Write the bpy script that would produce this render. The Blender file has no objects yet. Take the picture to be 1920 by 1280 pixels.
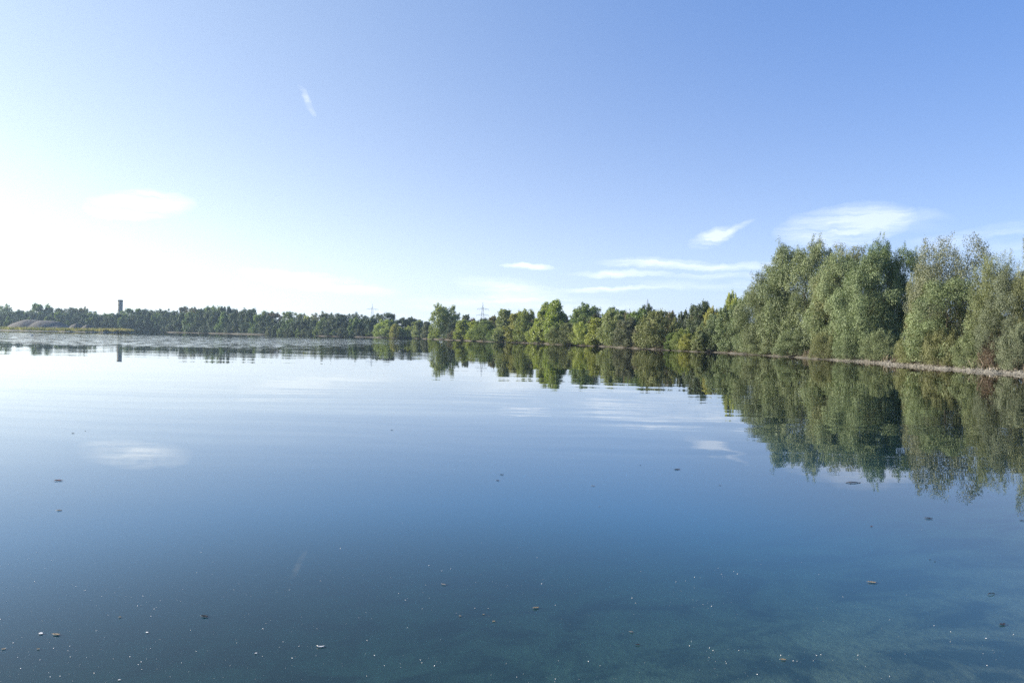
import bpy, math, random
import numpy as np
from mathutils import Vector, Matrix

S = bpy.context.scene
COL = S.collection
RAD = math.radians

# ------------------------------------------------------------------ camera
CAM_H = 1.8
FPX = 1280.0                       # focal length in pixels of the 1920 px wide photograph
PITCH, ROLL = -0.345, 1.25
camd = bpy.data.cameras.new('camera')
camd.sensor_width = 36.0
camd.lens = 24.0
camd.clip_start = 0.1
camd.clip_end = 20000
cam = bpy.data.objects.new('camera', camd)
COL.objects.link(cam)
CAM_M = Matrix.Translation((0, 0, CAM_H)) @ Matrix.Rotation(RAD(90 + PITCH), 4, 'X') @ Matrix.Rotation(RAD(ROLL), 4, 'Z')
cam.matrix_world = CAM_M
S.camera = cam
CAM_R = CAM_M.to_3x3()

def ray(x, y):
    return (CAM_R @ Vector(((x - 960) / FPX, (640 - y) / FPX, -1))).normalized()

def at(x, y, z=0.0):
    d = ray(x, y)
    t = (z - CAM_H) / d.z
    return Vector((d.x * t, d.y * t, z))

def hor(x):                        # picture row of the horizon at column x
    return 632.3 + (x - 960) * math.tan(RAD(ROLL))

# ------------------------------------------------------------------ light
SUN_AZ, SUN_EL = -86.0, 19.0
SUN = Vector((math.sin(RAD(SUN_AZ)) * math.cos(RAD(SUN_EL)), math.cos(RAD(SUN_AZ)) * math.cos(RAD(SUN_EL)), math.sin(RAD(SUN_EL))))
sl = bpy.data.lights.new('sun', 'SUN')
sl.energy = 5.0
sl.angle = RAD(0.53)
sl.color = (1.0, 0.90, 0.74)
so = bpy.data.objects.new('sun', sl)
so.rotation_euler = SUN.to_track_quat('Z', 'Y').to_euler()
so.location = (-60, 30, 60)
COL.objects.link(so)

S.view_settings.view_transform = 'Standard'
S.view_settings.look = 'None'
S.view_settings.exposure = 1.15
S.view_settings.gamma = 1.0
S.view_settings.use_curve_mapping = False
cy = S.cycles
cy.max_bounces = 8
cy.diffuse_bounces = 3
cy.glossy_bounces = 3
cy.transmission_bounces = 4
cy.transparent_max_bounces = 8
cy.volume_bounces = 0
cy.sample_clamp_indirect = 6.0
cy.use_denoising = False
cy.caustics_reflective = False
cy.caustics_refractive = False

W = bpy.data.worlds.new('World')
S.world = W
W.use_nodes = True

class NT:
    """small helper that writes node graphs"""
    def __init__(s, tree):
        s.t = tree
        s.t.nodes.clear()
    def n(s, typ, **kw):
        nd = s.t.nodes.new(typ)
        for k, v in kw.items():
            setattr(nd, k, v)
        return nd
    def put(s, sock, v):
        if hasattr(v, 'links'):
            s.t.links.new(v, sock)
        elif v is not None:
            sock.default_value = v
    def math(s, op, a, b=None, c=None, clamp=False):
        nd = s.n('ShaderNodeMath', operation=op, use_clamp=clamp)
        s.put(nd.inputs[0], a)
        if b is not None: s.put(nd.inputs[1], b)
        if c is not None: s.put(nd.inputs[2], c)
        return nd.outputs[0]
    def vec(s, op, a, b=None):
        nd = s.n('ShaderNodeVectorMath', operation=op)
        s.put(nd.inputs[0], a)
        if b is not None:
            s.put(nd.inputs['Scale'] if op == 'SCALE' else nd.inputs[1], b)
        return nd.outputs['Value'] if op in ('DOT_PRODUCT', 'LENGTH') else nd.outputs['Vector']
    def noise(s, vec, scale, detail=4, rough=0.5, distort=0.0, out='Fac'):
        nd = s.n('ShaderNodeTexNoise')
        s.put(nd.inputs['Vector'], vec)
        nd.inputs['Scale'].default_value = scale
        nd.inputs['Detail'].default_value = detail
        nd.inputs['Roughness'].default_value = rough
        nd.inputs['Distortion'].default_value = distort
        return nd.outputs[out]
    def mix(s, fac, a, b, blend='MIX'):
        nd = s.n('ShaderNodeMix', data_type='RGBA', blend_type=blend)
        s.put(nd.inputs['Factor'], fac)
        for sock, v in ((nd.inputs[6], a), (nd.inputs[7], b)):
            s.put(sock, v if hasattr(v, 'links') else (*v, 1) if len(v) == 3 else v)
        return nd.outputs[2]
    def ramp(s, fac, stops):
        nd = s.n('ShaderNodeValToRGB')
        s.put(nd.inputs[0], fac)
        e = nd.color_ramp.elements
        while len(e) < len(stops): e.new(0.5)
        for i, (p, c) in enumerate(stops):
            e[i].position = p
            e[i].color = (*c, 1) if len(c) == 3 else c
        return nd.outputs[0]
    def smooth(s, v, lo, hi):
        nd = s.n('ShaderNodeMapRange', interpolation_type='SMOOTHSTEP')
        s.put(nd.inputs[0], v)
        nd.inputs[1].default_value = lo
        nd.inputs[2].default_value = hi
        return nd.outputs[0]

w = NT(W.node_tree)
sky = w.n('ShaderNodeTexSky', sky_type='NISHITA')
sky.sun_disc = False
sky.sun_elevation = RAD(SUN_EL)
sky.sun_rotation = RAD(SUN_AZ)
sky.altitude = 100
sky.air_density = 1.0
sky.dust_density = 1.0
sky.ozone_density = 1.4
D = w.n('ShaderNodeTexCoord').outputs['Generated']
SKY_K = 0.088
CLOUD_ADD = (2.1, 1.8, 1.2)
skycol = w.mix(1.0, sky.outputs[0], (0.28, 0.33, 0.44), 'MULTIPLY')
dz = w.n('ShaderNodeSeparateXYZ'); w.put(dz.inputs[0], D)
zz = w.math('MAXIMUM', dz.outputs[2], 0.0)
def add_light(colr, fac):
    global skycol
    v = w.n('ShaderNodeVectorMath', operation='SCALE')
    v.inputs[0].default_value = colr
    w.put(v.inputs['Scale'], fac)
    skycol = w.mix(1.0, skycol, v.outputs[0], 'ADD')
# even blue of the clear air, broad forward scattering round the sun, pale air low over the land
add_light((0.0, 0.60, 2.3), 1.0)
add_light((2.25, 2.25, 0.9), w.math('POWER', w.math('MULTIPLY_ADD', w.vec('DOT_PRODUCT', D, tuple(SUN)), 0.5, 0.5), 3.0))
add_light((2.85, 2.88, 2.1), w.math('EXPONENT', w.math('MULTIPLY', zz, -5.0)))
cc = w.math('MULTIPLY_ADD', w.vec('DOT_PRODUCT', D, tuple(SUN)), 0.5, 0.5)
add_light((3.4, 2.5, 1.2), w.math('MULTIPLY', w.math('EXPONENT', w.math('MULTIPLY', zz, -4.0)), w.math('MULTIPLY', cc, cc)))
add_light((0.1, 0.1, 0.5), w.math('EXPONENT', w.math('MULTIPLY', zz, -15.0)))

def wisps(specs):
    """thin ice clouds, laid out by direction in the sky"""
    warp = w.vec('SCALE', w.vec('SUBTRACT', w.noise(D, 9.0, 4, 0.55, out='Color'), (0.5, 0.5, 0.5)), 0.05)
    warp = w.vec('MULTIPLY', warp, (1.0, 1.0, 0.30))
    warp2 = w.vec('SCALE', w.vec('SUBTRACT', w.noise(D, 38.0, 3, 0.6, out='Color'), (0.5, 0.5, 0.5)), 0.012)
    dd = w.vec('ADD', w.vec('ADD', D, warp), warp2)
    # one field of fine streaks that all the wisps share
    mp = w.n('ShaderNodeMapping'); w.put(mp.inputs[0], dd)
    mp.inputs['Scale'].default_value = (5.0, 5.0, 52.0)
    mp.inputs['Rotation'].default_value = (0.0, 0.05, 0.0)
    nz = w.noise(mp.outputs[0], 1.6, 6, 0.62, 0.3)
    total = None
    for (x, y, wd, ht, rot, dens, pw) in specs:
        c = ray(x, y)
        right = c.cross(Vector((0, 0, 1))).normalized()
        up = right.cross(c)
        r = RAD(rot)
        e1 = (right * math.cos(r) + up * math.sin(r)) / (wd / FPX / 2)
        e2 = (up * math.cos(r) - right * math.sin(r)) / (ht / FPX / 2)
        c0, c1 = c.dot(e1), c.dot(e2)
        a = w.math('SUBTRACT', w.vec('DOT_PRODUCT', dd, tuple(e1)), c0)
        b = w.math('SUBTRACT', w.vec('DOT_PRODUCT', dd, tuple(e2)), c1)
        r2 = w.math('ADD', w.math('MULTIPLY', a, a), w.math('MULTIPLY', b, b))
        m = w.math('SUBTRACT', 1.0, w.math('SQRT', r2), clamp=True)
        v = w.math('POWER', m, pw)
        front = w.math('GREATER_THAN', w.vec('DOT_PRODUCT', D, tuple(c)), 0.5)
        v = w.math('MULTIPLY', w.math('MULTIPLY', v, dens), front)
        total = v if total is None else w.math('ADD', total, v)
    cut = w.math('MULTIPLY', w.math('SUBTRACT', nz, 0.31, clamp=True), 4.6)
    return w.math('MINIMUM', w.math('MULTIPLY', total, cut), 0.95)

CLOUDS = [  # x, y, width, height, tilt, density, falloff
    (573, 190, 62, 13, -60, 0.4, 0.8),
    (268, 386, 170, 54, 8, 0.75, 0.8),
    (1333, 444, 95, 34, 18, 1.3, 0.8),
    (1376, 428, 90, 14, 22, 0.9, 0.9),
    (1580, 424, 210, 80, 6, 1.0, 0.65),
    (1680, 414, 190, 42, -6, 0.5, 0.9),
    (1850, 441, 250, 32, 6, 0.6, 0.8),
    (1890, 472, 260, 36, 2, 0.35, 0.8),
    (990, 499, 110, 14, 0, 1.1, 0.7),
    (1238, 495, 240, 22, -2, 0.83, 0.6),
    (1165, 513, 200, 16, 0, 0.75, 0.7),
    (1410, 500, 220, 18, 2, 0.60, 0.7),
    (1370, 518, 230, 14, 0, 0.60, 0.7),
    (1150, 541, 260, 11, 1, 0.68, 0.7),
    (1350, 536, 300, 22, -2, 0.5, 0.7),
    (960, 545, 240, 50, -8, 0.6, 0.8),
    (1000, 575, 520, 50, 0, 0.45, 0.8),
    (600, 530, 300, 36, -6, 0.5, 0.8),
    (1490, 555, 300, 40, 0, 0.3, 0.8),
]
alpha = wisps(CLOUDS)
# ice crystals add light of their own, most of it near the sun
add_light(CLOUD_ADD, w.math('MULTIPLY', alpha, w.math('MULTIPLY_ADD', w.math('MULTIPLY', cc, cc), 1.5, 0.85)))
bg = w.n('ShaderNodeBackground')
w.put(bg.inputs[0], skycol)
bg.inputs[1].default_value = SKY_K
wo = w.n('ShaderNodeOutputWorld')
w.t.links.new(bg.outputs[0], wo.inputs[0])

# ------------------------------------------------------------------ helpers
def tag(o, label=None, cat=None, group=None, kind=None):
    if label: o['label'] = label
    if cat: o['category'] = cat
    if group: o['group'] = group
    if kind: o['kind'] = kind
    return o

def empty(name, loc, rz=0.0):
    o = bpy.data.objects.new(name, None)
    o.empty_display_size = 0.3
    o.location = loc
    o.rotation_euler = (0, 0, rz)
    COL.objects.link(o)
    return o

def link_mesh(name, me, parent=None, loc=(0, 0, 0), rot=(0, 0, 0), scale=(1, 1, 1)):
    o = bpy.data.objects.new(name, me)
    o.location = loc
    o.rotation_euler = rot
    o.scale = scale
    COL.objects.link(o)
    if parent: o.parent = parent
    return o

def mesh_np(name, verts, faces, mat=None, smooth=False, attrs=None):
    """verts (n,3), faces (m,k) arrays of one polygon size"""
    me = bpy.data.meshes.new(name)
    verts = np.asarray(verts, np.float32)
    faces = np.asarray(faces, np.int32)
    m, k = faces.shape
    me.vertices.add(len(verts))
    me.vertices.foreach_set('co', verts.ravel())
    me.loops.add(m * k)
    me.loops.foreach_set('vertex_index', faces.ravel())
    me.polygons.add(m)
    me.polygons.foreach_set('loop_start', np.arange(0, m * k, k, dtype=np.int32))
    me.polygons.foreach_set('use_smooth', np.full(m, smooth, bool))
    me.update(calc_edges=True)
    for nm, dom, arr in (attrs or []):
        at_ = me.attributes.new(nm, 'FLOAT', dom)
        at_.data.foreach_set('value', np.asarray(arr, np.float32))
    if mat: me.materials.append(mat)
    return me

def mesh_list(name, verts, faces, mat=None, smooth=False):
    me = bpy.data.meshes.new(name)
    me.from_pydata([tuple(v) for v in verts], [], faces)
    me.update()
    if smooth:
        me.polygons.foreach_set('use_smooth', [True] * len(me.polygons))
    if mat: me.materials.append(mat)
    return me

class Tubes:
    """collects tapered tubes and boxes into one mesh"""
    def __init__(s): s.v = []; s.f = []
    def tube(s, pts, radii, n=6, cap=True):
        base = len(s.v)
        pts = [Vector(p) for p in pts]
        for i, p in enumerate(pts):
            d = (pts[min(i + 1, len(pts) - 1)] - pts[max(i - 1, 0)]).normalized()
            a = d.orthogonal().normalized() if i == 0 else (a - d * a.dot(d)).normalized()
            b = d.cross(a)
            for k in range(n):
                t = 2 * math.pi * k / n
                s.v.append(p + (a * math.cos(t) + b * math.sin(t)) * radii[i])
        for i in range(len(pts) - 1):
            for k in range(n):
                q = base + i * n
                s.f.append((q + k, q + (k + 1) % n, q + n + (k + 1) % n, q + n + k))
        if cap:
            s.f.append(tuple(base + k for k in reversed(range(n))))
            s.f.append(tuple(base + (len(pts) - 1) * n + k for k in range(n)))
        return s
    def mesh(s, name, mat, smooth=True):
        return mesh_list(name, s.v, s.f, mat, smooth)

def material(name):
    m = bpy.data.materials.new(name)
    m.use_nodes = True
    g = NT(m.node_tree)
    out = g.n('ShaderNodeOutputMaterial')
    return m, g, out

def simple_mat(name, c1, c2, scale=4.0, rough=0.8, bump=0.0, metallic=0.0, detail=5):
    m, g, out = material(name)
    tc = g.n('ShaderNodeTexCoord').outputs['Object']
    nz = g.noise(tc, scale, detail, 0.6)
    p = g.n('ShaderNodeBsdfPrincipled')
    g.put(p.inputs['Base Color'], g.ramp(nz, [(0.32, c1), (0.68, c2)]))
    p.inputs['Roughness'].default_value = rough
    p.inputs['Metallic'].default_value = metallic
    if bump:
        b = g.n('ShaderNodeBump')
        b.inputs['Strength'].default_value = bump
        b.inputs['Distance'].default_value = 0.02
        g.put(b.inputs['Height'], nz)
        g.put(p.inputs['Normal'], b.outputs[0])
    g.t.links.new(p.outputs[0], out.inputs[0])
    return m

def leaf_mat(name, dark, mid, light, trans=0.35, gloss=0.03, hue=0.012, val=0.22):
    m, g, out = material(name)
    att = g.n('ShaderNodeAttribute', attribute_name='tint').outputs['Fac']
    c = g.ramp(att, [(0.12, dark), (0.5, mid), (0.9, light)])
    oi = g.n('ShaderNodeObjectInfo').outputs['Random']
    hs = g.n('ShaderNodeHueSaturation')
    g.put(hs.inputs['Hue'], g.math('MULTIPLY_ADD', oi, hue * 2, 0.5 - hue))
    g.put(hs.inputs['Value'], g.math('MULTIPLY_ADD', g.math('FRACT', g.math('MULTIPLY', oi, 7.3)), val, 1.0 - val / 2))
    g.put(hs.inputs['Color'], c)
    d = g.n('ShaderNodeBsdfDiffuse')
    t = g.n('ShaderNodeBsdfTranslucent')
    gl = g.n('ShaderNodeBsdfGlossy')
    gl.inputs['Roughness'].default_value = 0.6
    gl.inputs['Color'].default_value = (0.9, 0.95, 1, 1)
    g.put(d.inputs[0], hs.outputs[0])
    tcol = g.mix(1.0, hs.outputs[0], (1.25, 1.35, 0.55), 'MULTIPLY')
    g.put(t.inputs[0], tcol)
    m1 = g.n('ShaderNodeMixShader'); m1.inputs[0].default_value = trans
    g.t.links.new(d.outputs[0], m1.inputs[1]); g.t.links.new(t.outputs[0], m1.inputs[2])
    m2 = g.n('ShaderNodeMixShader'); m2.inputs[0].default_value = gloss
    g.t.links.new(m1.outputs[0], m2.inputs[1]); g.t.links.new(gl.outputs[0], m2.inputs[2])
    g.t.links.new(m2.outputs[0], out.inputs[0])
    return m

# ------------------------------------------------------------------ the lake: shoreline as distance by compass bearing
def pt(x, dist):
    a = math.degrees(math.atan((x - 960) / FPX))
    return a, dist / math.cos(RAD(a))
shore = [pt(x, d) for x, d in (
    (-300, 470), (0, 505), (150, 500), (300, 488), (450, 450), (560, 425), (640, 408), (690, 402), (704, 398), (712, 384), (750, 378), (790, 362),
    (815, 338), (840, 316), (870, 284), (900, 258), (950, 240), (1000, 222), (1050, 200), (1100, 180), (1150, 160), (1200, 143), (1300, 120),
    (1400, 103), (1500, 87.5), (1600, 73), (1700, 61.5), (1800, 53), (1920, 45.2))]
shore += [(43, 52), (50, 45), (60, 37), (75, 25), (90, 13), (110, 5), (140, 2.8), (180, 2.3), (220, 2.8), (250, 5), (265, 14), (278, 90), (290, 330), (300, 520), (shore[0][0] + 360, shore[0][1])]
sa_ = np.array([p[0] for p in shore]); sr_ = np.array([p[1] for p in shore])
_rn = np.random.RandomState(5)
_ph = _rn.rand(60) * 6.28
def r_shore(az):
    az = np.asarray(az, float)
    base = np.interp((az - sa_[0]) % 360 + sa_[0], sa_, sr_)
    w_ = np.zeros_like(az)
    for i, (f, a) in enumerate(((40, .010), (71, .008), (130, .006), (233, .0045), (391, .003))):
        w_ += a * np.sin(RAD(1) * az * f + _ph[i])
    return base * (1 + w_)

def bearing(x, y): return math.degrees(math.atan2(x, y))

def land_height(az, t):
    """height of the land t metres behind the waterline"""
    t = np.asarray(t, float)
    h = np.where(t < 5, 0.10 * t, 0.5 + 0.9 * (1 - np.exp(-(t - 5) / 22.0)))
    n = 0.05 * np.sin(az * 9.1 + t * 1.3) + 0.04 * np.sin(az * 23.7 - t * 0.9) + 0.02 * np.sin(az * 71 + t * 3.1)
    return h + n * np.clip(t / 2.0, 0, 1)

def ground_z(x, y):
    a = bearing(x, y)
    r = math.hypot(x, y)
    t = r - float(r_shore(a))
    return float(land_height(a, max(t, 0.0)))

# terrain, one sheet from the camera's feet to the horizon
azs = np.concatenate([np.arange(-50, 50, 0.16), np.arange(50, 310, 1.0)])
ts = np.array([-1e3, -60, -30, -15, -8, -5, -3.5, -2.5, -1.8, -1.2, -0.8, -0.5, -0.25, 0, 0.2, 0.4, 0.65, 0.9, 1.2, 1.6, 2.1, 2.7, 3.4, 4.2, 5, 6, 7.5, 9.5, 12, 16, 22, 32, 50, 90, 200, 400, 700, 1200])
inner = [0.4, 1.2, 2.2, 3.2, 4.0, 5.0, 6.2, 7.6, 9.5, 12, 16, 24]
V = []; ATT = []
for a in azs:
    rs = float(r_shore(a))
    rr = [q for q in inner]
    sa2, ca2 = math.sin(RAD(a)), math.cos(RAD(a))
    radii = [min(q, rs * (i + 1) / (len(inner) + 2.0)) if rs < 40 else q for i, q in enumerate(inner)]
    last = radii[-1]
    for q in ts[1:]:
        r = rs + q
        if q < 0: r = max(r, last + (rs - last) * 0.04); last = r
        radii.append(r)
    for r in radii:
        x, y = r * sa2, r * ca2
        t = r - rs
        if t >= 0:
            z = float(land_height(a, t)) if t > 0 else 0.0
            z += 0.02 * math.sin(x * 7.1) * math.sin(y * 5.3) * min(t, 1)
        else:
            near = max(0.02, -0.72 * x + 0.85 * y - 0.1)
            dep = min(-t * 0.13, near * 0.16, 4.5)
            z = -max(dep, 0.0) + 0.05 * math.sin(x * 1.9 + 1) * math.sin(y * 2.3) * min(1, dep)
        V.append((x, y, z)); ATT.append(max(t, -50) if t < 0 else min(t * (1.0 if 27 < a < 60 else 1.9), 300))
nr = len(inner) + len(ts) - 1
na = len(azs)
F = []
for i in range(na):
    j = (i + 1) % na
    for k in range(nr - 1):
        F.append((i * nr + k, j * nr + k, j * nr + k + 1, i * nr + k + 1))
F = np.array(F)[:, ::-1]

def ground_material():
    m, g, out = material('lake_bank_soil')
    sh = g.n('ShaderNodeAttribute', attribute_name='shore').outputs['Fac']
    P = g.n('ShaderNodeTexCoord').outputs['Object']
    n1 = g.noise(P, 0.35, 5, 0.6)
    n2 = g.noise(P, 9.0, 5, 0.7)
    n3 = g.noise(P, 2.2, 4, 0.6)
    gravel = g.ramp(n2, [(0.30, (0.05, 0.043, 0.034)), (0.5, (0.105, 0.098, 0.082)), (0.72, (0.21, 0.20, 0.172))])
    soil = g.ramp(n3, [(0.3, (0.035, 0.026, 0.018)), (0.6, (0.085, 0.065, 0.042)), (0.8, (0.13, 0.10, 0.07))])
    grass = g.ramp(n3, [(0.3, (0.03, 0.045, 0.014)), (0.7, (0.09, 0.10, 0.035))])
    wob = g.math('ADD', sh, g.math('MULTIPLY', g.math('SUBTRACT', n1, 0.5), 3.0))
    c = g.mix(g.smooth(wob, 1.8, 3.2), gravel, soil)
    c = g.mix(g.smooth(wob, 7.0, 14.0), c, grass)
    # algae and silt patches on the bed
    n4 = g.noise(P, 1.5, 5, 0.62, 0.6)
    bed = g.ramp(n4, [(0.40, (0.025, 0.032, 0.02)), (0.52, (0.16, 0.15, 0.10)), (0.7, (0.27, 0.245, 0.17))])
    c = g.mix(g.smooth(sh, -0.35, 0.03), bed, c)
    p = g.n('ShaderNodeBsdfPrincipled')
    g.put(p.inputs['Base Color'], c)
    g.put(p.inputs['Roughness'], g.math('MULTIPLY_ADD', g.smooth(sh, 0.0, 0.8), 0.45, 0.5))
    b = g.n('ShaderNodeBump')
    b.inputs['Strength'].default_value = 0.8
    b.inputs['Distance'].default_value = 0.05
    g.put(b.inputs['Height'], n2)
    g.put(p.inputs['Normal'], b.outputs[0])
    g.t.links.new(p.outputs[0], out.inputs[0])
    return m
me = mesh_np('ground', V, F, ground_material(), True, [('shore', 'POINT', ATT)])
tag(link_mesh('ground', me), kind='structure')

# water body
def water_material():
    m, g, out = material('lake_water')
    P = g.n('ShaderNodeTexCoord').outputs['Object']
    sx = g.n('ShaderNodeSeparateXYZ'); g.put(sx.inputs[0], P)
    X, Y = sx.outputs[0], sx.outputs[1]
    dist = g.vec('LENGTH', P)
    def anis(kx, ky, rot=0.0, seed=0.0, warp=0.0):
        mp = g.n('ShaderNodeMapping')
        src = P
        if warp:
            src = g.vec('ADD', P, g.vec('SCALE', g.vec('SUBTRACT', g.noise(P, 0.12, 2, 0.5, out='Color'), (0.5, 0.5, 0.5)), warp))
        g.put(mp.inputs[0], src)
        mp.inputs['Rotation'].default_value = (0, 0, RAD(rot))
        mp.inputs['Scale'].default_value = (kx, ky, 1)
        mp.inputs['Location'].default_value = (seed, seed * .7, seed)
        return mp.outputs[0]
    def slope(vec, detail, rough, amp):
        c = g.noise(vec, 1.0, detail, rough, out='Color')
        v = g.vec('SUBTRACT', c, (0.5, 0.5, 0.5))
        return g.vec('MULTIPLY', v, (amp[0], amp[1], 0.0))
    # long low swell, short ripple, and the wind-ruffled band of the far water
    swell = slope(anis(0.07, 1.5, -4, 3.0, 3.0), 3, 0.55, (0.005, 0.034))
    rip = slope(anis(1.6, 5.0, 6, 9.0), 3, 0.6, (0.010, 0.022))
    wide = slope(anis(0.05, 0.22, 3, 14.0), 2, 0.5, (0.003, 0.010))
    # calm and lively patches
    patch = g.smooth(g.noise(anis(0.012, 0.05, 2, 5.0), 1.0, 3, 0.5), 0.38, 0.66)
    near_calm = g.smooth(dist, 5.0, 13.0)
    k1 = g.math('MULTIPLY', g.math('MULTIPLY_ADD', patch, 0.8, 0.25), g.math('MULTIPLY_ADD', near_calm, 0.6, 0.4))
    far_fade = g.math('MULTIPLY_ADD', g.smooth(dist, 30.0, 120.0), -0.55, 1.0)
    k1 = g.math('MULTIPLY', k1, far_fade)
    k2 = g.math('MULTIPLY', g.math('MULTIPLY_ADD', patch, 0.5, 0.12), far_fade)
    # wind band: left part of the lake, 62..175 m out
    lf = g.math('DIVIDE', X, g.math('MAXIMUM', Y, 1.0))
    wob = g.math('MULTIPLY', g.math('SUBTRACT', g.noise(anis(0.02, 0.02, 0, 2.0), 1.0, 4, 0.6), 0.5), 50.0)
    yy = g.math('ADD', Y, wob)
    band = g.math('MULTIPLY', g.smooth(yy, 64.0, 84.0), g.math('SUBTRACT', 1.0, g.smooth(yy, 185.0, 245.0)))
    xm = g.math('SUBTRACT', 1.0, g.smooth(g.math('ADD', X, g.math('MULTIPLY', wob, 0.5)), -42.0, -10.0))
    band = g.math('MULTIPLY', band, xm)
    thin = g.math('MULTIPLY', g.smooth(Y, 218.0, 224.0), g.math('SUBTRACT', 1.0, g.smooth(Y, 240.0, 262.0)))
    thin = g.math('MULTIPLY', thin, g.math('MULTIPLY', g.smooth(X, -120.0, -85.0), g.math('SUBTRACT', 1.0, g.smooth(X, -45.0, -25.0))))
    ruff = g.math('MAXIMUM', band, thin)
    rslope = slope(anis(0.6, 1.1, 0, 7.0), 4, 0.7, (0.12, 0.32))
    nv = g.vec('ADD', g.vec('SCALE', swell, k1), g.vec('SCALE', rip, k2))
    nv = g.vec('ADD', nv, g.vec('SCALE', wide, far_fade))
    nv = g.vec('ADD', nv, g.vec('SCALE', rslope, ruff))
    nrm = g.vec('NORMALIZE', g.vec('ADD', nv, (0, 0, 1)))
    fr = g.n('ShaderNodeFresnel')
    # light that goes down and comes back up meets the surface at the same angles (no bending is modelled), so no total reflection from below
    g.put(fr.inputs['IOR'], g.math('MULTIPLY_ADD', g.n('ShaderNodeNewGeometry').outputs['Backfacing'], 1 / 1.36 - 1.36, 1.36))
    g.put(fr.inputs['Normal'], nrm)
    gl = g.n('ShaderNodeBsdfGlossy')
    g.put(gl.inputs['Roughness'], g.math('MULTIPLY_ADD', ruff, 0.05, 0.007))
    g.put(gl.inputs['Normal'], nrm)
    # light scattered back by the silty water, and what is seen through it
    murk = g.n('ShaderNodeBsdfDiffuse')
    deep = g.math('MULTIPLY', g.smooth(dist, 3.4, 7.6), g.math('SUBTRACT', 1.0, g.smooth(dist, 15.0, 34.0)))  # painted brightening of the water, unrelated to depth, kept off the tree reflections
    deep = g.math('MULTIPLY', deep, g.math('SUBTRACT', 1.0, g.smooth(g.math('SUBTRACT', X, g.math('MULTIPLY', Y, 0.10)), 0.4, 6.0)))
    g.put(murk.inputs[0], g.mix(deep, MURK, BLUE_LIFT))
    tr = g.n('ShaderNodeBsdfTransparent')
    body = g.n('ShaderNodeMixShader'); g.put(body.inputs[0], g.math('MULTIPLY_ADD', deep, 0.52 - CLEAR, CLEAR))
    g.t.links.new(murk.outputs[0], body.inputs[1]); g.t.links.new(tr.outputs[0], body.inputs[2])
    mx = g.n('ShaderNodeMixShader')
    F0 = fr.outputs[0]
    g.put(mx.inputs[0], g.math('MULTIPLY', F0, g.math('MULTIPLY_ADD', g.math('MULTIPLY', F0, g.math('SUBTRACT', 1.0, F0)), 1.8, 1.0), clamp=True))
    g.t.links.new(body.outputs[0], mx.inputs[1]); g.t.links.new(gl.outputs[0], mx.inputs[2])
    g.t.links.new(mx.outputs[0], out.inputs['Surface'])
    va = g.n('ShaderNodeVolumeAbsorption')
    va.inputs[0].default_value = (0.50, 0.72, 0.72, 1)
    va.inputs[1].default_value = 1.35
    g.t.links.new(va.outputs[0], out.inputs['Volume'])
    return m
MURK = (0.045, 0.135, 0.165, 1)
BLUE_LIFT = (0.02, 0.20, 0.40, 1)  # bluer water colour that stands in for extra brightness
CLEAR = 0.82
waz = np.concatenate([np.arange(-50, 50, 0.5), np.arange(50, 310, 2.0)])
wr = r_shore(waz) * 1.0 + 3.0
top = [(r * math.sin(RAD(a)), r * math.cos(RAD(a)), 0.0) for a, r in zip(waz, wr)]
bot = [(x, y, -6.5) for x, y, z in top]
n = len(top)
vs = top + bot + [(0, 0, 0), (0, 0, -6.5)]
fs = []
for i in range(n):
    j = (i + 1) % n
    fs += [(2 * n, j, i), (2 * n + 1, n + i, n + j), (i, j, n + j, n + i)]
me = mesh_list('water', vs, fs, water_material())
tag(link_mesh('water', me), kind='structure')

# ------------------------------------------------------------------ trees
def profile(kind, h):
    h = np.clip(h, 0, 1)
    if kind == 'dome':      # broad from the ground up
        return np.sqrt(np.clip(1 - (np.maximum(h - 0.35, 0) / 0.65) ** 2.2, 0, 1)) * (0.72 + 0.28 * np.clip(h / 0.35, 0, 1))
    if kind == 'round':
        return np.sqrt(np.clip(1 - ((h - 0.55) / 0.55) ** 2, 0, 1))
    if kind == 'cone':
        return np.clip(1.08 - h, 0, 1) ** 0.62 * (0.62 + 0.38 * np.clip(h / 0.25, 0, 1))
    return np.sqrt(np.clip(1 - (np.maximum(h - 0.25, 0) / 0.75) ** 2, 0, 1))

def norm(a): return a / np.maximum(np.linalg.norm(a, axis=1, keepdims=True), 1e-6)

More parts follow.
